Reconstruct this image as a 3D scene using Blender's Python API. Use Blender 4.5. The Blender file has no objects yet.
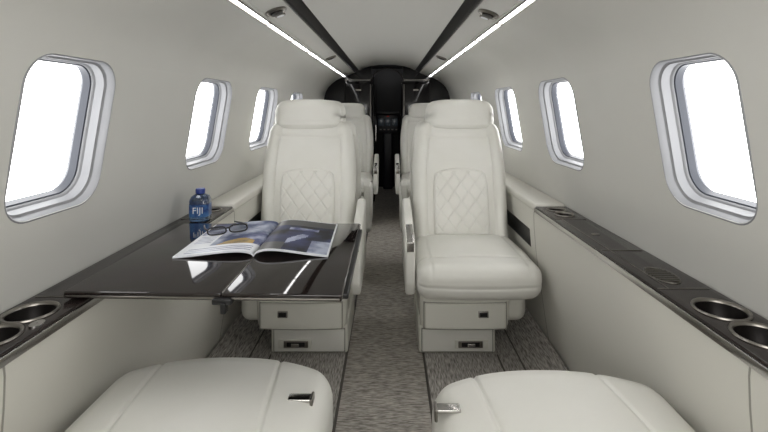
import bpy, bmesh, math
from mathutils import Vector, Matrix
from math import sin, cos, pi, exp

C = -0.022            # cabin centre line
scene = bpy.context.scene
COL = scene.collection

def lin(c):
    c = c/255.0
    return c/12.92 if c <= 0.04045 else ((c+0.055)/1.055)**2.4
def rgb(r, g, b): return (lin(r), lin(g), lin(b), 1)

# ---------------------------------------------------------------- materials
def mat(name, col, rough=0.5, metal=0.0, bump=0.0, bscale=200, var=0.0, coat=0.0, spec=0.5,
        emit=None, estr=0, stretch=(1, 1, 1), col2=None, nscale=None, detail=4, contrast=(0.35, 0.65), trans=0, alpha=1):
    m = bpy.data.materials.new(name); m.use_nodes = True
    nt = m.node_tree; b = nt.nodes['Principled BSDF']
    b.inputs['Base Color'].default_value = col
    b.inputs['Roughness'].default_value = rough
    b.inputs['Metallic'].default_value = metal
    b.inputs['Coat Weight'].default_value = coat
    b.inputs['Coat Roughness'].default_value = 0.03
    b.inputs['Specular IOR Level'].default_value = spec
    b.inputs['Transmission Weight'].default_value = trans
    b.inputs['Alpha'].default_value = alpha
    if emit:
        b.inputs['Emission Color'].default_value = emit
        b.inputs['Emission Strength'].default_value = estr
    tc = nt.nodes.new('ShaderNodeTexCoord')
    mp = nt.nodes.new('ShaderNodeMapping'); mp.inputs['Scale'].default_value = stretch
    nt.links.new(tc.outputs['Object'], mp.inputs['Vector'])
    if col2 is not None:
        n = nt.nodes.new('ShaderNodeTexNoise'); n.inputs['Scale'].default_value = nscale or bscale
        n.inputs['Detail'].default_value = detail
        nt.links.new(mp.outputs['Vector'], n.inputs['Vector'])
        cr = nt.nodes.new('ShaderNodeValToRGB')
        cr.color_ramp.elements[0].position = contrast[0]; cr.color_ramp.elements[0].color = col
        cr.color_ramp.elements[1].position = contrast[1]; cr.color_ramp.elements[1].color = col2
        nt.links.new(n.outputs['Fac'], cr.inputs['Fac'])
        nt.links.new(cr.outputs['Color'], b.inputs['Base Color'])
    if bump > 0:
        n2 = nt.nodes.new('ShaderNodeTexNoise'); n2.inputs['Scale'].default_value = bscale
        n2.inputs['Detail'].default_value = 3
        nt.links.new(mp.outputs['Vector'], n2.inputs['Vector'])
        bp = nt.nodes.new('ShaderNodeBump'); bp.inputs['Strength'].default_value = bump
        bp.inputs['Distance'].default_value = 0.002
        nt.links.new(n2.outputs['Fac'], bp.inputs['Height'])
        nt.links.new(bp.outputs['Normal'], b.inputs['Normal'])
    return m

M_wall = mat('wall_liner', rgb(205, 204, 199), 0.6, bump=0.06, bscale=300, col2=rgb(208, 207, 202), nscale=3)
M_ceil = mat('headliner', rgb(207, 206, 202), 0.65, bump=0.05, bscale=300)
M_panel = mat('side_panel_leather', rgb(211, 209, 201), 0.5, bump=0.1, bscale=350)
M_leather = mat('white_leather', rgb(224, 223, 216), 0.42, bump=0.15, bscale=260, col2=rgb(228, 227, 221), nscale=6)
M_seam = mat('seam_thread', rgb(150, 148, 140), 0.6)
M_shell = mat('seat_shell_cream', rgb(218, 217, 208), 0.35)
M_frame = mat('window_frame_grey', rgb(142, 143, 146), 0.5)
M_gasket = mat('gasket_dark', rgb(56, 60, 70), 0.4)
M_veneer = mat('dark_veneer', rgb(24, 18, 17), 0.05, spec=0.7, col2=rgb(32, 25, 23), nscale=6, stretch=(12, 1, 1))
M_ledge = mat('ledge_veneer', rgb(34, 28, 27), 0.2, spec=0.35, col2=rgb(44, 37, 35), nscale=6, stretch=(12, 1, 1))
M_black = mat('black_plastic', rgb(16, 16, 18), 0.35)
M_bulk = mat('bulkhead_lacquer', rgb(14, 12, 14), 0.10, spec=0.4)
M_cabin_black = mat('cockpit_black', rgb(18, 17, 19), 0.5, spec=0.25)
M_rail = mat('ceiling_rail_black', rgb(15, 13, 14), 0.4, spec=0.2)
M_chrome = mat('brushed_chrome', rgb(190, 188, 185), 0.2, metal=1.0)
M_steel = mat('steel', rgb(140, 136, 130), 0.3, metal=1.0)
M_cupwall = mat('cup_wall_steel', rgb(40, 37, 36), 0.35, metal=0.6)
M_light = mat('strip_diffuser', rgb(255, 255, 255), 0.5, emit=(1, 0.99, 0.98, 1), estr=9.5)
M_aisle = mat('carpet_aisle', rgb(122, 117, 110), 0.95, bump=0.2, bscale=90, stretch=(1, 7, 1), col2=rgb(204, 198, 190), nscale=34, contrast=(0.32, 0.68), spec=0.1, detail=4)
M_carpet = mat('carpet_side', rgb(114, 110, 106), 0.95, bump=0.2, bscale=90, stretch=(9, 1, 9), col2=rgb(202, 197, 191), nscale=26, contrast=(0.32, 0.68), spec=0.1, detail=4)
M_bind = mat('carpet_binding', rgb(90, 86, 82), 0.9, bump=0.5)
M_paper = mat('paper', rgb(222, 224, 230), 0.35)
M_pic1 = mat('page_photo_sky', rgb(50, 64, 106), 0.45, spec=.2, col2=rgb(170, 176, 194), nscale=14, contrast=(0.4, 0.6))
M_pic2 = mat('page_photo_gold', rgb(170, 136, 50), 0.4, spec=.3, col2=rgb(80, 74, 56), nscale=22, contrast=(0.4, 0.6))
M_pic3 = mat('page_photo_dusk', rgb(6, 7, 16), 0.45, spec=.2, col2=rgb(56, 62, 100), nscale=13, contrast=(0.42, 0.66))
M_pic4 = mat('page_photo_violet', rgb(80, 86, 126), 0.45, spec=.2, col2=rgb(180, 186, 208), nscale=18, contrast=(0.4, 0.6))
M_bottle = mat('bottle_plastic', rgb(120, 155, 200), 0.06, trans=0.9, coat=0.5)
M_label = mat('bottle_label', rgb(22, 46, 112), 0.3, col2=rgb(70, 120, 175), nscale=40)
M_cap = mat('bottle_cap', rgb(30, 56, 136), 0.35)
M_white = mat('print_white', rgb(235, 238, 242), 0.4)
M_lens = mat('spectacle_lens', rgb(30, 32, 40), 0.05, alpha=0.45)
M_cock = mat('cockpit_grey', rgb(38, 39, 43), 0.4)
M_screen = mat('screen_dim_blue', rgb(24, 30, 36), 0.2, emit=(.35, .45, .55, 1), estr=.02)
M_red = mat('red_indicator', rgb(120, 24, 20), 0.4, emit=(1, 0.05, 0.02, 1), estr=0.12)

# ---------------------------------------------------------------- helpers
def link(o, parent=None):
    COL.objects.link(o)
    if parent is not None: o.parent = parent
    return o

def empty(name, loc=(0, 0, 0), rz=0.0, label=None, category=None, group=None):
    e = bpy.data.objects.new(name, None); e.location = loc; e.rotation_euler = (0, 0, rz)
    e.empty_display_size = 0.05
    COL.objects.link(e)
    if label: e['label'] = label
    if category: e['category'] = category
    if group: e['group'] = group
    return e

def tag(o, label=None, category=None, kind=None, group=None):
    if label: o['label'] = label
    if category: o['category'] = category
    if kind: o['kind'] = kind
    if group: o['group'] = group
    return o

def finish(me, mats, smooth=True, angle=0.7):
    for m in (mats if isinstance(mats, (list, tuple)) else [mats]): me.materials.append(m)
    if smooth:
        for p in me.polygons: p.use_smooth = True
        try: me.set_sharp_from_angle(angle=angle)
        except Exception: pass

def bm_obj(name, bm, mats, parent=None, smooth=True, angle=0.7, recalc=True):
    if recalc: bmesh.ops.recalc_face_normals(bm, faces=bm.faces[:])
    me = bpy.data.meshes.new(name); bm.to_mesh(me); bm.free()
    finish(me, mats, smooth, angle)
    return link(bpy.data.objects.new(name, me), parent)

def axis_coords(h, r, n, k=5):
    r = min(r, h*0.999)
    a = [-h + r*(i/k) for i in range(k)]
    inner = h-r
    if inner > 1e-4:
        b = [-inner + 2*inner*i/n for i in range(n+1)]
    else: b = [0.0]
    return a + b + [-x for x in reversed(a)]

def cushion(name, hx, hy, hz, r, mats, parent=None, n=(16, 16, 10), fn=None, xf=None, mi=None):
    """rounded box built from a dense grid, then deformed"""
    H = (hx, hy, hz); r = min(r, hx, hy, hz)*0.999
    ax = [axis_coords(H[i], r, n[i]) for i in range(3)]
    bm = bmesh.new(); vd = {}
    def V(i, j, k):
        key = (i, j, k)
        if key in vd: return vd[key]
        p = Vector((ax[0][i], ax[1][j], ax[2][k]))
        q = Vector([max(-(H[t]-r), min(H[t]-r, p[t])) for t in range(3)])
        d = p-q
        if d.length > 1e-9: p = q + d.normalized()*r
        if fn: p = Vector(fn(p.x, p.y, p.z))
        if xf: p = xf @ p
        vd[key] = bm.verts.new(p); return vd[key]
    N = [len(a)-1 for a in ax]
    for t in range(3):
        u, v = [(1, 2), (0, 2), (0, 1)][t]
        for s in (0, N[t]):
            for a in range(N[u]):
                for b in range(N[v]):
                    idx = []
                    for (da, db) in ((0, 0), (1, 0), (1, 1), (0, 1)):
                        c = [0, 0, 0]; c[t] = s; c[u] = a+da; c[v] = b+db
                        idx.append(V(*c))
                    bm.faces.new(idx)
    return bm_obj(name, bm, mats, parent, angle=1.2)

def box(name, x0, x1, y0, y1, z0, z1, m, parent=None, bev=0.0, seg=3):
    bm = bmesh.new(); bmesh.ops.create_cube(bm, size=1)
    for v in bm.verts:
        v.co = Vector(((x0+x1)/2+v.co.x*(x1-x0), (y0+y1)/2+v.co.y*(y1-y0), (z0+z1)/2+v.co.z*(z1-z0)))
    if bev > 0:
        bmesh.ops.bevel(bm, geom=bm.edges[:], offset=bev, segments=seg, affect='EDGES', profile=0.5)
    return bm_obj(name, bm, m, parent)

def prism_x(name, pts, x0, x1, m, parent=None, bev=0.0, seg=3):
    """polygon in YZ extruded along X"""
    bm = bmesh.new()
    a = [bm.verts.new((x0, p[0], p[1])) for p in pts]; b = [bm.verts.new((x1, p[0], p[1])) for p in pts]
    bm.faces.new(a); bm.faces.new(b[::-1]); n = len(pts)
    for i in range(n): bm.faces.new((a[i], b[i], b[(i+1) % n], a[(i+1) % n]))
    bmesh.ops.recalc_face_normals(bm, faces=bm.faces[:])
    if bev > 0: bmesh.ops.bevel(bm, geom=bm.edges[:], offset=bev, segments=seg, affect='EDGES', profile=0.5)
    return bm_obj(name, bm, m, parent)

def sweep_y(name, pts, th, y0, y1, m, parent=None, ny=1, angle=0.5):
    """open profile (X,Z) given a thickness to the side away from cabin centre, extruded along Y"""
    cen = Vector((C, 0.8)); P = [Vector(p) for p in pts]; O = []
    for i, p in enumerate(P):
        a = P[max(i-1, 0)]; b = P[min(i+1, len(P)-1)]
        t = (b-a).normalized(); nrm = Vector((-t.y, t.x))
        if nrm.dot(p-cen) < 0: nrm = -nrm
        O.append(p+nrm*th)
    loop = P+O[::-1]
    bm = bmesh.new(); rings = []
    for j in range(ny+1):
        y = y0+(y1-y0)*j/ny
        rings.append([bm.verts.new((q.x, y, q.y)) for q in loop])
    n = len(loop)
    for j in range(ny):
        for i in range(n):
            bm.faces.new((rings[j][i], rings[j][(i+1) % n], rings[j+1][(i+1) % n], rings[j+1][i]))
    bm.faces.new(rings[0]); bm.faces.new(rings[-1][::-1])
    return bm_obj(name, bm, m, parent, angle=angle)

def lathe(name, prof, c, m, parent=None, n=32, cap0=False, cap1=False, sx=1, sy=1):
    bm = bmesh.new(); rings = []
    for (r, z) in prof:
        rings.append([bm.verts.new((c[0]+sx*r*cos(2*pi*i/n), c[1]+sy*r*sin(2*pi*i/n), c[2]+z)) for i in range(n)])
    for j in range(len(rings)-1):
        for i in range(n):
            bm.faces.new((rings[j][i], rings[j][(i+1) % n], rings[j+1][(i+1) % n], rings[j+1][i]))
    if cap0: bm.faces.new(rings[0][::-1])
    if cap1: bm.faces.new(rings[-1])
    return bm_obj(name, bm, m, parent, angle=0.9)

def tube(name, pts, r, m, parent=None, closed=False, res=3):
    cu = bpy.data.curves.new('tmp', 'CURVE'); cu.dimensions = '3D'; cu.bevel_depth = r; cu.bevel_resolution = res
    s = cu.splines.new('POLY'); s.points.add(len(pts)-1)
    for i, p in enumerate(pts): s.points[i].co = (p[0], p[1], p[2], 1)
    s.use_cyclic_u = closed; cu.use_fill_caps = True
    o = bpy.data.objects.new('tmp', cu); COL.objects.link(o)
    dg = bpy.context.evaluated_depsgraph_get(); me = bpy.data.meshes.new_from_object(o.evaluated_get(dg))
    bpy.data.objects.remove(o); bpy.data.curves.remove(cu)
    me.materials.clear(); me.name = name; finish(me, m)
    return link(bpy.data.objects.new(name, me), parent)

def text_obj(name, s, size, m, mtx, parent=None, ext=0.0002):
    cu = bpy.data.curves.new('tmp', 'FONT'); cu.body = s; cu.size = size; cu.extrude = ext
    cu.align_x = 'CENTER'; cu.align_y = 'CENTER'
    o = bpy.data.objects.new('tmp', cu); COL.objects.link(o)
    dg = bpy.context.evaluated_depsgraph_get(); me = bpy.data.meshes.new_from_object(o.evaluated_get(dg))
    bpy.data.objects.remove(o); bpy.data.curves.remove(cu)
    me.transform(mtx); me.materials.clear(); me.name = name; finish(me, m, False)
    return link(bpy.data.objects.new(name, me), parent)

def rrect(w, h, r, k=8):
    pts = []
    for (cx, cy, a0) in ((w/2-r, h/2-r, 0), (-w/2+r, h/2-r, pi/2), (-w/2+r, -h/2+r, pi), (w/2-r, -h/2+r, 1.5*pi)):
        for i in range(k+1):
            a = a0+pi/2*i/k; pts.append((cx+r*cos(a), cy+r*sin(a)))
    return pts

def loft(name, loops, mats, parent=None, cap0=False, cap1=False, mi=None, angle=0.6):
    bm = bmesh.new(); R = [[bm.verts.new(p) for p in L] for L in loops]; n = len(R[0])
    for j in range(len(R)-1):
        for i in range(n):
            f = bm.faces.new((R[j][i], R[j][(i+1) % n], R[j+1][(i+1) % n], R[j+1][i]))
            if mi: f.material_index = mi[j]
    if cap0: bm.faces.new(R[0][::-1])
    if cap1: bm.faces.new(R[-1])
    return bm_obj(name, bm, mats, parent, angle=angle)

def boolean_cut(o, cutters):
    for c in cutters:
        md = o.modifiers.new('b', 'BOOLEAN'); md.operation = 'DIFFERENCE'; md.object = c; md.solver = 'EXACT'
    dg = bpy.context.evaluated_depsgraph_get(); me = bpy.data.meshes.new_from_object(o.evaluated_get(dg))
    o.modifiers.clear(); o.data = me
    try: me.set_sharp_from_angle(angle=0.5)
    except Exception: pass
    for c in cutters: bpy.data.objects.remove(c)

# ---------------------------------------------------------------- shell
PROF = [(.812, -.03), (.812, .3), (.812, .60), (.81, .70), (.797, .77), (.785, .82), (.777, .866), (.766, .93), (.757, .99), (.748, 1.05), (.738, 1.11), (.726, 1.18),
        (.714, 1.243), (.698, 1.295), (.670, 1.345), (.63, 1.388), (.575, 1.428), (.535, 1.448), (.50, 1.460)]
Y0, Y1 = -0.6, 5.02
def halfw(z):
    for i in range(len(PROF)-1):
        a, b = PROF[i], PROF[i+1]
        if a[1] <= z <= b[1]: return a[0]+(b[0]-a[0])*(z-a[1])/(b[1]-a[1])
    return .5
WINL = [(.898, 1.205), (1.70, 2.10), (2.48, 2.96), (3.34, 3.80)]
WINR = [(.885, 1.190), (1.675, 2.075), (2.45, 2.92), (3.32, 3.78)]
ZB, ZT = .862, 1.240
wn = 0
for s, side in ((-1, 'left'), (1, 'right')):
    w = sweep_y('wall_'+side, [(C+s*p[0], p[1]) for p in PROF], .035, Y0, Y1, M_wall, ny=1)
    tag(w, 'curved off-white cabin side wall with oval windows', None, 'structure'); w['category'] = 'wall'
    cuts = []
    pb = Vector((C+s*halfw(ZB), 0, ZB)); pt = Vector((C+s*halfw(ZT), 0, ZT))
    T = (pt-pb).normalized(); H = (pt-pb).length
    N = Vector((T.z, 0, -T.x)); N = N if N.x*s > 0 else -N
    for (ya, yb) in (WINL if s < 0 else WINR):
        W = yb-ya; cen = (pb+pt)/2 + Vector((0, (ya+yb)/2, 0))
        def L(inset, d, rr=.074, cen=cen, W=W):
            lift = .008*min(1, max(0, d)/.08)
            return [cen+Vector((0, 1, 0))*u+T*(v+(lift if v < 0 else 0))+N*d for (u, v) in rrect(W-2*inset, H-2*inset, max(rr-inset*.8, .02)*(1 if W < .34 else 1.15), 9)]
        cuts.append(loft('cut', [L(.004, -.06), L(.004, .12)], M_wall, None, True, True))
        wn += 1
        specs = [(0, .03), (0, .003), (.002, .000), (.005, -.001), (.007, .002), (.008, .020), (.011, .023), (.014, .024), (.015, .046), (.018, .049), (.019, .050),
                 (.020, .054), (.023, .056), (.025, .074), (.018, .084), (.008, .084)]
        mi = [0]*11+[1]*4
        f = loft('window_%d' % wn, [L(a, d) for a, d in specs], [M_frame, M_gasket], None, mi=mi)
        tag(f, 'rounded cabin window with stepped grey frame and dark seal', 'window', 'structure')
    boolean_cut(w, cuts)

# floor : one mesh, dropped aisle
def floor_mesh():
    pts = [(-.84, 0), (-.197, 0), (-.193, -.002), (-.190, -.010), (-.188, -.012), (.153, -.012), (.155, -.010), (.158, -.002), (.162, 0), (.81, 0)]
    bm = bmesh.new(); low = -.07; Y2 = 6.3
    A = [bm.verts.new((x, Y0, z)) for x, z in pts]; B = [bm.verts.new((x, Y2, z)) for x, z in pts]
    for i in range(len(pts)-1):
        f = bm.faces.new((A[i], A[i+1], B[i+1], B[i])); f.material_index = 0 if i in (0, 8) else (1 if i == 4 else 2)
    a0 = bm.verts.new((-.84, Y0, low)); a1 = bm.verts.new((.81, Y0, low)); b0 = bm.verts.new((-.84, Y2, low)); b1 = bm.verts.new((.81, Y2, low))
    bm.faces.new([a0, a1]+A[::-1]); bm.faces.new([b1, b0]+B)
    bm.faces.new((a0, b0, b1, a1)); bm.faces.new((a0, A[0], B[0], b0)); bm.faces.new((a1, b1, B[-1], A[-1]))
    return bm_obj('floor', bm, [M_carpet, M_aisle, M_bind], None, angle=0.4)
tag(floor_mesh(), 'grey streaked woven carpet floor with lowered aisle', 'floor', 'structure')
tag(box('wall_back', -.86, .82, Y0-.03, Y0, -.07, 1.66, M_wall), 'off-white aft cabin wall', 'wall', 'structure')

# ceiling
cp = [(.318, 1.538), (.26, 1.566), (.18, 1.588), (.09, 1.600), (0, 1.604)]
full = [(C-x, z) for x, z in cp]+[(C+x, z) for x, z in cp[::-1][1:]]
tag(sweep_y('ceiling', full, .03, Y0, Y1, M_ceil), 'pale arched cabin headliner', 'ceiling', 'structure')
tn = 1
for s in (-1, 1):
    o = sweep_y('trim_%d' % tn, [(C+s*.465, 1.474), (C+s*.42, 1.490), (C+s*.362, 1.512)], .03, Y0, 5.0, M_ceil); tn += 1
    tag(o, 'pale overhead service panel running along the ceiling', 'ceiling trim', 'structure')
    o = sweep_y('trim_%d' % tn, [(C+s*.362, 1.512), (C+s*.355, 1.521), (C+s*.325, 1.533), (C+s*.318, 1.538)], .03, Y0, 5.0, M_rail); tn += 1
    tag(o, 'black ceiling trim strip', 'ceiling trim', 'structure')
    o = box('trim_%d' % tn, C+s*.362-.002, C+s*.362+.002, Y0, 5.0, 1.506, 1.513, M_chrome); tn += 1
    tag(o, 'thin chrome moulding', 'ceiling trim', 'structure')
    # carpeted ramp along the side wall
    xs = [C+s*.60, C+s*.735, C+s*.738]
    bm = bmesh.new(); zz = (.0005, .075, .0005)
    A = [bm.verts.new((x, Y0, z)) for x, z in zip(xs, zz)]; B = [bm.verts.new((x, 4.95, z)) for x, z in zip(xs, zz)]
    for i in range(3): bm.faces.new((A[i], A[(i+1) % 3], B[(i+1) % 3], B[i]))
    bm.faces.new(A); bm.faces.new(B[::-1])
    tag(bm_obj('trim_%d' % tn, bm, M_carpet, None, angle=.3), 'carpeted ramp rising to the side panel', 'floor trim', 'structure'); tn += 1
    for (xa, xb, ya, yb) in ((.508, .514, .5, 1.985), (.600, .605, .5, 4.9)):
        x2 = sorted((C+s*xa, C+s*xb))
        o = box('trim_%d' % tn, x2[0], x2[1], ya, yb, .0, .0035, M_bind); tn += 1
        tag(o, 'dark carpet edge binding', 'floor trim', 'structure')
    # strip light
    e = empty('strip_light', (C+s*.48, 2.2, 1.468), 0, 'continuous white ceiling strip light in a metal channel', 'light', 'ceiling strip lights')
    def rel(pts): return [(x-(C+s*.48), z-1.468) for x, z in pts]
    bm = bmesh.new()
    prof = rel([(C+s*.4900, 1.464), (C+s*.4710, 1.469), (C+s*.4710, 1.50), (C+s*.4900, 1.50)])
    A = [bm.verts.new((x, Y0-2.2+.01, z)) for x, z in prof]; B = [bm.verts.new((x, 5.0-2.2, z)) for x, z in prof]
    for i in range(4): bm.faces.new((A[i], A[(i+1) % 4], B[(i+1) % 4], B[i]))
    bm.faces.new(A); bm.faces.new(B[::-1])
    bm_obj('diffuser', bm, M_light, e)
    for (xa, xb, za, mm) in ((.4895, .4925, 1.460, M_steel), (.4925, .506, 1.461, M_ceil), (.4685, .4715, 1.467, M_steel), (.458, .4685, 1.472, M_ceil)):
        xs = sorted((s*(xa-.48), s*(xb-.48)))
        box('channel_edge', xs[0], xs[1], Y0-2.2+.01, 5.0-2.2, za-1.468-.002, za-1.468+.03, mm, e, .001)
    for k in range(9):
        yy = .9+k*.46
        box('joint', s*(.001)-.012, s*(.001)+.012, yy-2.2-.008, yy-2.2+.008, -.009, .01, M_steel, e)

# overhead vents
for s, ys in ((-1, (1.70, 3.3)), (1, (1.74, 3.3))):
    for yy in ys:
        e = empty('air_vent', (C+s*.415, yy, 1.490), 0, 'round chrome overhead air vent and reading light', 'air vent', 'overhead vents')
        e.rotation_euler = (0, s*0.36, 0)
        k = 1.15
        lathe('vent_ring', [(.036*k, .004), (.037*k, -.004), (.031*k, -.010), (.025*k, -.004), (.025*k, .002)], (0, 0, 0), M_steel, e)
        lathe('nozzle', [(.022*k, .002), (.020*k, -.012), (.008, -.015), (.0005, -.015)], (0, 0, 0), M_cupwall, e, cap0=True)
        lathe('lamp_lens', [(.016, .002), (.016, -.006), (.0005, -.007)], (0, .066, 0), M_white, e, cap0=True)
        lathe('lamp_ring', [(.022, .003), (.0215, -.005), (.016, -.006)], (0, .066, 0), M_steel, e)

# ---------------------------------------------------------------- consoles
DL = 1.95   # dark ledge end
def console(s, side):
    X = lambda h: C+s*h
    e = empty('side_console', (X(.74), 1.5, 0), 0, 'cream leather side console with dark glossy ledge and chrome cup holders' if s > 0 else
              'cream leather side console under the table, dark ledge with cup holders', 'side console', 'cabin side consoles')
    ex, ey = X(.74), 1.5
    def loc(o): o.data.transform(Matrix.Translation((-ex, -ey, 0))); return o
    PP = [(.680, .66), (.677, .63), (.679, .57), (.686, .48), (.697, .38), (.712, .28), (.728, .17), (.742, .08), (.757, .0)]
    loc(sweep_y('side_panel', [(X(a), b) for a, b in PP], .014, Y0+.02, 4.95, M_panel, e, angle=1.0))
    lg = box('ledge_top', min(X(.670), X(.808)), max(X(.670), X(.808)), Y0+.02, DL, .660, .680, M_ledge, None, .004)
    lw = loc(box('armrest_ledge', min(X(.668), X(.808)), max(X(.668), X(.808)), DL+.006, 4.95, .652, .688, M_panel, e, .012))
    tag(lw, 'cream leather padded ledge')
    loc(box('edge_moulding', X(.668)-.0025, X(.668)+.0025, Y0+.02, DL, .656, .674, M_chrome, e, .001))
    for yy in (.80, 1.99):
        loc(sweep_y('panel_seam', [(X(a-.0006), b) for a, b in PP], .003, yy-.0022, yy+.0022, M_seam, e))
    loc(sweep_y('pocket_shade', [(X(.6790), .550), (X(.6855), .475), (X(.6865), .465)], .004, 2.06, 2.50, M_black, e))  # flat black plate paints the shade inside the panel pocket
    cups = [(.742, .955, .050), (.742, .845, .050), (.740, 1.885, .036), (.740, 1.80, .036)]
    if s < 0: cups = [(.745, .942, .047), (.74, .840, .047), (.735, 1.885, .035)]
    cut = []
    for (h, y, r) in cups:
        cut.append(lathe('cut', [(r, -.05), (r, .05)], (X(h), y, .68), M_black, None, cap0=True, cap1=True))
    boolean_cut(lg, cut); lg.parent = e; loc(lg)
    for (h, y, r) in cups:
        loc(lathe('cup_holder', [(r+.005, .0005), (r+.004, .0035), (r+.001, .004), (r-.002, .002), (r-.003, -.003)],
                  (X(h), y, .68), M_steel, e, n=40))
        loc(lathe('cup_liner', [(r-.003, -.0025), (r-.005, -.030), (r-.008, -.034), (r-.009, -.062)], (X(h), y, .68), M_cupwall, e, n=40))
        loc(lathe('cup_base', [(r-.009, -.061), (.001, -.063)], (X(h), y, .68), M_black, e, n=40))
    for yy in ([1.35, .905+.16, 1.73] if s > 0 else [1.02, 1.73]):
        loc(box('lid_joint', X(.735)-.062, X(.735)+.062, yy-.0015, yy+.0015, .6795, .6812, M_steel, e))
    if s > 0:
        loc(box('lid_joint', X(.700)-.001, X(.700)+.001, 1.067, 1.73, .6795, .6812, M_steel, e))
        g = [(X(.735)+.034*cos(a), 1.15+.055*sin(a), .681) for a in [2*pi*i/32 for i in range(32)]]
        loc(tube('grille_ring', g, .0014, M_steel, e, True))
        for k in range(7):
            yy = 1.15-.039+.013*k; hw = .034*math.sqrt(max(0, 1-((yy-1.15)/.055)**2))-.003
            loc(box('grille_bar', X(.735)-hw, X(.735)+hw, yy-.0026, yy+.0026, .680, .6825, M_steel, e))
        loc(lathe('call_button', [(.010, 0), (.010, .002), (.001, .0025)], (X(.735), 1.52, .68), M_steel, e, sx=1.4))
    else:
        loc(lathe('call_button', [(.012, 0), (.012, .003), (.001, .0035)], (X(.690), .89, .68), M_chrome, e, sx=1.0, sy=1.3))
    return e
console(-1, 'left'); console(1, 'right')

# ---------------------------------------------------------------- seats
def seat(X, Y, a, facing='aft', label='', group=None, recline=12, quilt=True, full=True, qd=.0036):
    """a: local x direction of the aisle side; local front is -Y"""
    e = empty('cabin_seat', (X, Y, 0), 0 if facing == 'aft' else pi, label, 'seat', group)
    sx = -a    # outboard direction
    def bx(n, xa, xb, *r, **k): return box(n, min(sx*xa, sx*xb), max(sx*xa, sx*xb), *r, **k)
    bx('pedestal', -.238, .112, .185, .58, .0, .130, M_shell, e, bev=.012, seg=4)
    def fs(x, y, z):
        k = (z+.092)/.184          # tapers downwards, bows out at the front
        return (x*(.965+.035*k), y-(.010*(1-(x/.2)**2) if y < -.15 else 0)+(.012*(1-k) if y < 0 else 0), z)
    cushion('base_shroud', .2025, .243, .092, .028, M_shell, e, n=(14, 6, 8), fn=fs, xf=Matrix.Translation((-sx*.0375, .358, .225)))
    cushion('base_wing', .065, .20, .088, .05, M_shell, e, n=(6, 10, 6), fn=lambda x, y, z: (x, y, z), xf=Matrix.Translation((sx*.190, .370, .228)))
    if full:
        bx('storage_drawer', -.222, .096, .176, .20, .012, .112, M_leather, e, bev=.005)
        bx('drawer_gap', -.226, .100, .1835, .19, .008, .116, M_seam, e)
        bx('drawer_latch', -.075, .075, .170, .180, .030, .068, M_shell, e, bev=.002)
        bx('latch_plate', -.060, .050, .167, .176, .034, .064, M_steel, e, bev=.002)
        bx('latch_recess', -.045, .036, .165, .172, .039, .059, M_black, e, bev=.002)
        bx('latch_handle', -.020, .016, .162, .170, .041, .055, M_chrome, e, bev=.002)
        def ff(x, y, z): return (x, y-.010*(1-((x-sx*.0)/.2)**2), z)
        cushion('panel_gap', .184, .004, .062, .003, M_seam, e, n=(14, 1, 2), fn=ff, xf=Matrix.Translation((-sx*.0385, .1225, .205)))
        cushion('front_panel', .178, .008, .056, .007, M_shell, e, n=(14, 1, 2), fn=ff, xf=Matrix.Translation((-sx*.0385, .119, .205)))
        bx('recline_button', .022, .054, .092, .110, .208, .226, M_black, e, bev=.002)
        bx('button_bezel', .016, .060, .096, .114, .203, .231, M_chrome, e, bev=.002)
    def fc(x, y, z):
        u = x/.268; v = y/.25
        if z > 0:
            z += .016*(1-u*u)*(1-v*v*.6)
            z -= .006*exp(-((y+.135)/.005)**2)
            z -= .005*exp(-((abs(x)-.205)/.005)**2)
        x *= 1-.06*max(0, v)
        y -= .026*(1-u*u) if y < -.15 else 0
        if y < -.15 and z < .0: y += .020*(-z/.07)
        if y < -.2 and abs(z+.005) < .03: y += .005*exp(-((z+.005)/.006)**2)
        return (x, y, z)
    cushion('seat_cushion', .266, .25, .076, .054, M_leather, e, n=(70, 60, 10), fn=fc, xf=Matrix.Translation((sx*.012, .262, .376)))
    # back
    t = math.radians(recline)
    base = Matrix.Translation((sx*.008, .46, .40)) @ Matrix.Rotation(-t, 4, 'X')
    def fb(x, y, z):
        zz = (z+.33)/.66
        wid = 1.0-.14*max(0, (zz-.55)/.45)**1.6-.03*(1-zz)
        u = x/.254
        if y < 0:
            y -= .032*sin(pi*min(1, max(0, abs(u)-.66)/.34)*.8)*(1-.5*zz)
            y += .008*exp(-((abs(x)-(.178+.0*z))/.0055)**2)*(1 if z < .24 else 0)
            y -= .008*cos(min(1, abs((z+.12)/.25))*pi/2)*(1-u*u)
            y += .005*exp(-((z-.245)/.007)**2)*(1 if abs(x) < .20 else 0)
        return (x*wid, y, z)
    cushion('backrest', .256, .064, .33, .056, M_leather, e, n=(90, 8, 90), fn=fb, xf=base @ Matrix.Translation((0, .075, .33)))
    box('back_shell', -.225, .225, .0, .03, .02, .60, M_shell, e, .012).data.transform(base @ Matrix.Translation((0, .128, 0)))
    # quilted panel, arched top
    def fq(x, y, z):
        u0 = x/.146
        if z > 0:
            x *= 1-.08*(z/.175)**3
            z -= .026*abs(u0)**2.2*(z/.175)
        if y < 0:
            y -= .007*(1-min(1, abs(u0))**4)*(1-min(1, abs(z/.175))**4)
            if quilt and abs(u0) < .90 and abs(z) < .155:
                p = (x/.037+z/.048); q = (x/.037-z/.048)
                a_ = abs(sin(pi*p*.5)); b_ = abs(sin(pi*q*0.5))
                y += qd*(1-min(1, a_*3.2)) + qd*(1-min(1, b_*3.2))
        return (x, y, z)
    cushion('quilted_panel', .146, .020, .175, .016, M_leather, e, n=(100, 2, 120), fn=fq, xf=base @ Matrix.Translation((0, .010, .228)))
    # headrest
    def fh(x, y, z):
        u = x/.185
        z -= .020*abs(u)**4*(1 if z > 0 else -.3)
        if y < 0: y -= .014*cos(u*pi/2)
        if y < 0: y += .005*exp(-((z+.045)/.006)**2)
        return (x, y, z)
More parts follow.
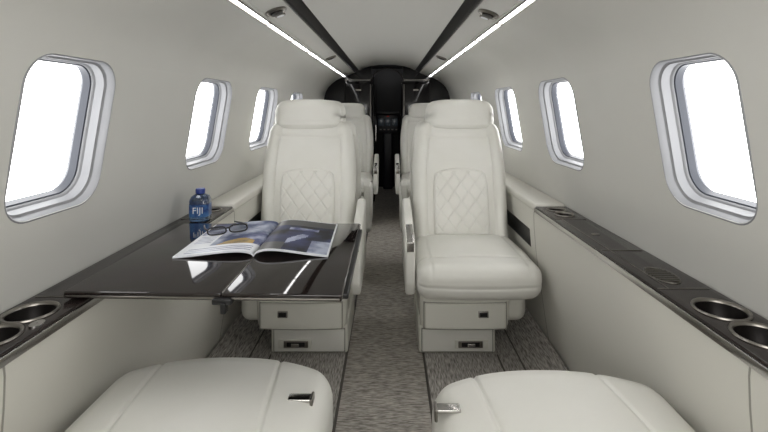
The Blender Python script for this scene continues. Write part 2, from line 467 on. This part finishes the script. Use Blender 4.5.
    cushion('headrest', .184, .058, .088, .05, M_leather, e, n=(24, 6, 24), fn=fh, xf=base @ Matrix.Translation((sx*.020, .058, .698)))
    x0, x1 = sorted((-sx*.260, -sx*.302))
    prism_x('armrest', [(.10, .30), (.07, .36), (.07, .535), (.09, .56), (.30, .60), (.50, .64), (.56, .62), (.56, .34), (.48, .30)], x0, x1, M_leather, e, .012, 4)
    prism_x('armrest_cap', [(.064, .500), (.064, .540), (.088, .5665), (.19, .586), (.19, .577), (.092, .556), (.073, .532), (.073, .500)], x0+.006, x1-.006, M_chrome, e, .0015, 2)
    return e

SX = .382
G1 = 'aft-facing club seats'
seat(C+SX+.013, 1.815, -1, 'aft', 'cream leather cabin seat with quilted lumbar panel beside the clear ledge', G1, qd=.0030)
seat(C-SX-.021, 1.815, 1, 'aft', 'cream leather cabin seat with quilted lumbar panel behind the dark table', G1, qd=.0040)
for s in (-1, 1):
    seat(C+s*.400, 3.36, s, 'fwd', 'cream leather cabin seat facing the cockpit', 'forward-facing seats', full=False)
    seat(C+s*.385, 4.02, -s, 'aft', 'cream leather cabin seat beside the black bulkhead', 'seats by the bulkhead', full=False)

def near_seat(X, Y, a, label, latch=0.0, ly=0.0):
    e = empty('reclined_seat', (X, Y, 0), pi, label, 'seat', 'reclined near seats')
    sx = -a
    box('pedestal', -.20, .20, .14, .56, 0, .13, M_shell, e, .01)
    box('base_shroud', -.23, .23, .10, .58, .135, .315, M_shell, e, .02)
    def fc(x, y, z):
        u = x/.275; v = y/.27
        if z > 0:
            z += .026*(1-abs(u)**2.2)*(1-v*v*.6)
            z -= .0055*exp(-((abs(x+.02*v)-.150)/.0045)**2)
            if z > 0.03 and y < -.1: z -= .004*exp(-((y+.225)/.005)**2)
        k = max(0, -v)
        y += .070*k*(abs(u)**2.4)
        return (x, y, z)
    cushion('seat_cushion', .275, .27, .08, .05, M_leather, e, n=(130, 70, 6), fn=fc, xf=Matrix.Translation((0, .272, .380)))
    t = math.radians(58)
    base = Matrix.Translation((0, .55, .38)) @ Matrix.Rotation(-t, 4, 'X')
    cushion('backrest', .24, .055, .30, .05, M_leather, e, xf=base @ Matrix.Translation((0, .06, .30)))
    cushion('headrest', .18, .05, .08, .045, M_leather, e, n=(10, 6, 6), xf=base @ Matrix.Translation((0, .055, .65)))
    x0, x1 = sorted((-sx*.277, -sx*.300))
    prism_x('armrest', [(.20, .30), (.18, .34), (.19, .385), (.24, .405), (.50, .43), (.54, .42), (.54, .34), (.50, .30)], x0, x1, M_leather, e, .010, 4)
    xa, xb = sorted((-sx*(.186+latch), -sx*(.238+latch)))
    box('latch_plate', xa, xb, .160+ly, .184+ly, .466, .475, M_chrome, e, .003)
    box('latch_tongue', xa+.008, xb-.008, .153+ly, .162+ly, .454, .470, M_steel, e, .002)
    xa, xb = sorted((-sx*(.236+latch), -sx*(.243+latch)))
    box('latch_hinge', xa, xb, .156+ly, .188+ly, .450, .477, M_steel, e, .003)
    return e
near_seat(-.411, 1.175, -1, 'cream leather reclined seat beside the dark table', .0, .022)
near_seat(.374, 1.120, 1, 'cream leather reclined seat beside the clear console', .034, .0)

# ---------------------------------------------------------------- table
te = empty('fold_out_table', (-.40, 1.28, .701), 0, 'glossy black fold-out cabin table extended from the side console', 'table')
def tl(o):
    for v in o.data.vertices:
        if v.co.y < 1.1: v.co.y += -.030*(v.co.x+.10)*1.0 if v.co.x < -.10 else 0
    o.data.transform(Matrix.Translation((.40, -1.28, -.70))); return o
tl(box('table_leaf', -.740, -.378, .980, 1.585, .684, .700, M_veneer, te, .003))
tl(box('table_leaf', -.375, -.105, .980, 1.585, .684, .700, M_veneer, te, .003))
tl(box('edge_strip', -.735, -.110, .977, .981, .688, .692, M_steel, te, .001))
tl(box('lower_leaf', -.36, -.095, 1.03, 1.575, .668, .682, M_black, te, .004))
tl(box('hinge', -.395, -.350, .968, .988, .678, .692, M_black, te, .004))
tl(box('table_latch', -.374, -.362, .964, .985, .660, .684, M_black, te, .003))
tl(box('support_arm', -.66, -.30, 1.26, 1.32, .646, .668, M_steel, te, .004))
tl(box('seam_strip', -.3778, -.3752, .986, 1.584, .690, .6995, M_steel, te))

# ---------------------------------------------------------------- magazine
me_ = empty('open_magazine', (-.384, 1.392, .7015), 0, 'glossy magazine lying open on the black table', 'magazine')
me_.rotation_euler = (0, 0, math.radians(2))
def page(name, s, w, y0, y1, picf, hump, skew):
    nu, nv = 48, 64
    bm = bmesh.new()
    def zf(u): return .003 + hump*(sin(pi*min(1, u*1.0)**.55))*(1-u*.5)
    top = [[bm.verts.new((s*w*u_/nu, y0+(y1-y0)*v_/nv+skew*(u_/nu), zf(u_/nu)*(1-.15*v_/nv)+.002)) for v_ in range(nv+1)] for u_ in range(nu+1)]
    bot = [[bm.verts.new((s*w*u_/nu, y0+(y1-y0)*v_/nv+skew*(u_/nu), max(0.0003, zf(u_/nu)*(1-.15*v_/nv)-.003))) for v_ in range(nv+1)] for u_ in range(nu+1)]
    for i in range(nu):
        for j in range(nv):
            f = bm.faces.new((top[i][j], top[i+1][j], top[i+1][j+1], top[i][j+1])); f.material_index = picf((i+.5)/nu, (j+.5)/nv)
            bm.faces.new((bot[i][j], bot[i][j+1], bot[i+1][j+1], bot[i+1][j]))
    for i in range(nu):
        for j in (0, nv): bm.faces.new((top[i][j], top[i+1][j], bot[i+1][j], bot[i][j]))
    for j in range(nv):
        for i in (0, nu): bm.faces.new((top[i][j], top[i][j+1], bot[i][j+1], bot[i][j]))
    return bm_obj(name, bm, [M_paper, M_pic1, M_pic2, M_pic3, M_pic4, M_black], me_, angle=1.0)
def pl(u, v):
    if v > .22 and .0 < u < .66:
        if v-.22 < .16-(u-.3)**2*2 and u > .1: return 2
        return 1 if v+u*.6 > .60 else 4
    if v > .60 and .66 < u < .97: return 3 if v > .78 else 4
    if .30 < v < .56 and .70 < u < .94 and int(v*64) % 3 == 0: return 4
    if .05 < v < .18 and .06 < u < .9 and int(v*64) % 3 == 0: return 4
    return 0
def pr(u, v):
    if u > .97 or v < .02 or v > .98: return 0
    if v < .22 and u < .35: return 5
    if v < .5 and .35 < u < .62: return 4 if abs(v-.25-(u-.35)) < .08 else 3
    if .62 < v < .70 and .3 < u < .75: return 4
    if u > .70 and v < .35: return 1
    if v > .78: return 5
    return 3
page('page', -1, .220, -.165, .168, pl, .016, -.005)
page('page', 1, .208, -.165, .168, pr, .020, -.01)

# ---------------------------------------------------------------- eyeglasses
ge = empty('eyeglasses', (-.512, 1.395, .7215), math.radians(32), 'thin black-rimmed eyeglasses lying folded open on the magazine', 'eyeglasses')
ge.scale = (.88, .88, .88)
def ring(cx):
    out = []
    for i in range(28):
        a = 2*pi*i/28; c, s_ = cos(a), sin(a)
        k = (abs(c)**3+abs(s_)**3)**(-1/3)
        out.append((cx+.031*c*k, -.004+.011*s_*k, .013+.0105*s_*k))
    return out
for cx in (-.037, .037):
    tube('rim', ring(cx), .0028, M_black, ge, True)
    lathe('lens', [(.0001, -.0004), (.028, 0)], (0, 0, 0), M_lens, ge, n=24, sy=.5).data.transform(Matrix.Translation((cx, -.004, .013)) @ Matrix.Rotation(math.radians(43), 4, 'X'))
tube('bridge', [(-.007, -.002, .017), (0, -.002, .019), (.007, -.002, .017)], .0024, M_black, ge)
for s in (-1, 1):
    tube('temple', [(s*.067, -.003, .018), (s*.071, .01, .019), (s*.066, .07, .012), (s*.060, .11, .006), (s*.056, .135, .003)], .0029, M_black, ge)

# ---------------------------------------------------------------- bottle
be = empty('water_bottle', (-.735, 1.715, .6812), math.radians(8), 'small blue-labelled plastic water bottle with blue cap on the ledge', 'bottle')
def bl(w, z, r=None): return [Vector((x, y, z)) for x, y in rrect(w, w, (r if r else w*.25), 5)]
loft('bottle_body', [bl(.064, 0), bl(.072, .004), bl(.072, .030), bl(.070, .034), bl(.072, .038), bl(.072, .078), bl(.064, .092, .024), bl(.040, .100, .0195), bl(.030, .103, .0148), bl(.030, .109, .0148)],
     M_bottle, be, True, True)
loft('label', [bl(.0728, .018), bl(.0736, .0185), bl(.0736, .064), bl(.0728, .0645)], M_label, be)
lathe('cap', [(.0175, .104), (.0178, .118), (.0165, .1215), (.001, .1215)], (0, 0, 0), M_cap, be, cap0=True)
text_obj('label_text', 'FIJI', .034, M_white, Matrix.Translation((0, -.0372, .042)) @ Matrix.Rotation(pi/2, 4, 'X'), be)

# ---------------------------------------------------------------- forward bulkhead & cockpit
def bulkhead(name, s, xin):
    pts = [(C+s*p[0], p[1]) for p in PROF if p[1] >= 0.3]
    poly = [(xin, 0.0), (C+s*.80, 0.0)]+pts+[(C+s*.33, 1.53)]+[(C+s*q[0], q[1]) for q in cp if s*(C+s*q[0]) > s*xin]+[(xin, 1.595)]
    bm = bmesh.new()
    A = [bm.verts.new((x, 5.02, z)) for x, z in poly]; B = [bm.verts.new((x, 5.05, z)) for x, z in poly]; n = len(poly)
    bm.faces.new(A); bm.faces.new(B[::-1])
    for i in range(n): bm.faces.new((A[i], B[i], B[(i+1) % n], A[(i+1) % n]))
    return tag(bm_obj(name, bm, M_bulk, None, angle=0.4), 'glossy black forward bulkhead panel', 'bulkhead', 'structure')
bulkhead('wall_front_left', -1, -.20); bulkhead('wall_front_right', 1, .16)
tag(box('wall_front', -.85, .82, 6.25, 6.30, -.1, 1.72, M_cabin_black), 'dark cockpit end wall', 'wall', 'structure')
tag(box('wall_cockpit_left', -.88, -.85, 5.0, 6.30, -.1, 1.72, M_cabin_black), 'dark cockpit side wall', 'wall', 'structure')
tag(box('wall_cockpit_right', .82, .85, 5.0, 6.30, -.1, 1.72, M_cabin_black), 'dark cockpit side wall', 'wall', 'structure')
tag(box('ceiling_front', -.88, .85, 5.03, 6.30, 1.66, 1.72, M_cabin_black), 'dark cockpit ceiling', 'ceiling', 'structure')
# lacquered cabinets standing in front of the bulkhead
for s, xa, xb in ((-1, -.50, -.175), (1, .135, .46)):
    cx = (xa+xb)/2
    cb = empty('galley_cabinet' if s < 0 else 'closet', (cx, 4.90, 0), 0, 'tall glossy black cabinet with rounded crown against the bulkhead', 'cabinet')
    hw = (xb-xa)/2
    box('body', -hw, hw, -.05, .11, 0, 1.40, M_bulk, cb, .03, 5)
    for k in range(2):
        z0, z1 = ((.08, .78), (.80, 1.36))[k]
        box('door', -hw+.035, hw-.035, -.056, -.045, z0, z1, M_bulk, cb, .004)
        box('handle', -.03, .03, -.062, -.054, z1-.06, z1-.045, M_steel, cb, .002)
    xe = (hw-.03)*(1 if s < 0 else -1)
    box('edge_moulding', xe-.003, xe+.003, -.055, -.048, .05, 1.37, M_steel, cb, .001)
cb = empty('cockpit_locker', (-.36, 5.4, 0), 0, 'tall black locker beside the cockpit passage', 'cabinet')
box('body', -.20, .19, -.20, .55, 0, 1.50, M_bulk, cb, .01)
for k in range(3): box('door', .191, .196, -.18+.24*k, .04+.24*k, .1, 1.4, M_bulk, cb, .002)
box('handle', .196, .202, .0, .01, .7, .9, M_chrome, cb)
cb2 = empty('cockpit_locker', (.34, 5.4, 0), 0, 'tall black locker beside the cockpit passage', 'cabinet')
box('body', -.17, .20, -.20, .55, 0, 1.50, M_bulk, cb2, .01)
box('door', -.176, -.171, -.16, .50, .06, 1.44, M_bulk, cb2, .002)
box('handle', -.184, -.176, -.1, -.09, .7, .9, M_chrome, cb2)
ip = empty('instrument_panel', (0, 6.1, 0), 0, 'dark cockpit instrument panel with small dim screens', 'instrument panel')
box('panel_body', -.17, .14, 0, .1, .75, 1.02, M_cock, ip, .02)
box('glareshield', -.17, .14, -.05, .1, 1.02, 1.05, M_black, ip, .01)
box('panel_column', -.08, .05, -.12, .1, 0.001, .76, M_cock, ip, .02)
for k in range(3): box('screen', -.15+.095*k, -.07+.095*k, -.006, .0, .86, .96, M_screen, ip, .003)
for k in range(5): box('switch_row', -.13+.055*k, -.105+.055*k, -.006, .0, .80, .815, M_steel, ip, .002)
box('warning_lamp', -.03, .0, -.006, .0, .985, .997, M_red, ip)
arch = [(-.205, 5.01, 0.0), (-.205, 5.01, 1.42), (-.17, 5.01, 1.50), (-.1, 5.01, 1.55), (-.022, 5.01, 1.565), (.06, 5.01, 1.55), (.13, 5.01, 1.50), (.163, 5.01, 1.42), (.163, 5.01, 0.0)]
tag(tube('trim_%d' % tn, arch, .009, M_cupwall), 'slim dark metal arch around the cockpit passage', 'door trim', 'structure'); tn += 1
for (xa, xb, za, zb) in ((-.50, -.21, 1.425, 1.43), (.17, .46, 1.425, 1.43)):
    tag(box('trim_%d' % tn, xa, xb, 5.012, 5.02, za, zb, M_steel), 'thin metal joint on the black bulkhead', 'bulkhead trim', 'structure'); tn += 1

# ---------------------------------------------------------------- light
w = bpy.data.worlds.new('world'); scene.world = w; w.use_nodes = True
w.node_tree.nodes['Background'].inputs['Color'].default_value = (1, 1, 1, 1)
w.node_tree.nodes['Background'].inputs['Strength'].default_value = 5.2
def area(loc, rot, sx, sy, power, col=(1, .99, .97)):
    l = bpy.data.lights.new('fill_light', 'AREA'); l.shape = 'RECTANGLE'; l.size = sx; l.size_y = sy; l.energy = power; l.color = col
    o = bpy.data.objects.new('fill_light', l); o.location = loc; o.rotation_euler = rot; COL.objects.link(o); return o
area((0, -.5, 1.15), (pi/2, 0, 0), 1.1, .7, 11.5)  # added fill lamp behind the camera, not a cabin fixture
# fill lamp added to brighten the dark cockpit, no fixture there
l = bpy.data.lights.new('cockpit_fill_light', 'POINT'); l.energy = 1.2; l.shadow_soft_size = .03
o = bpy.data.objects.new('cockpit_fill_light', l); o.location = (-.02, 5.6, 1.60); COL.objects.link(o)

cam = bpy.data.cameras.new('camera'); co = bpy.data.objects.new('camera', cam); COL.objects.link(co)
co.location = (0, 0, 1.12); co.rotation_euler = (pi/2, 0, 0)
cam.sensor_width = 36; cam.lens = 440/768*36
cam.shift_x = -5/768; cam.shift_y = -109/768
cam.clip_start = .02
scene.camera = co
scene.view_settings.view_transform = 'Standard'
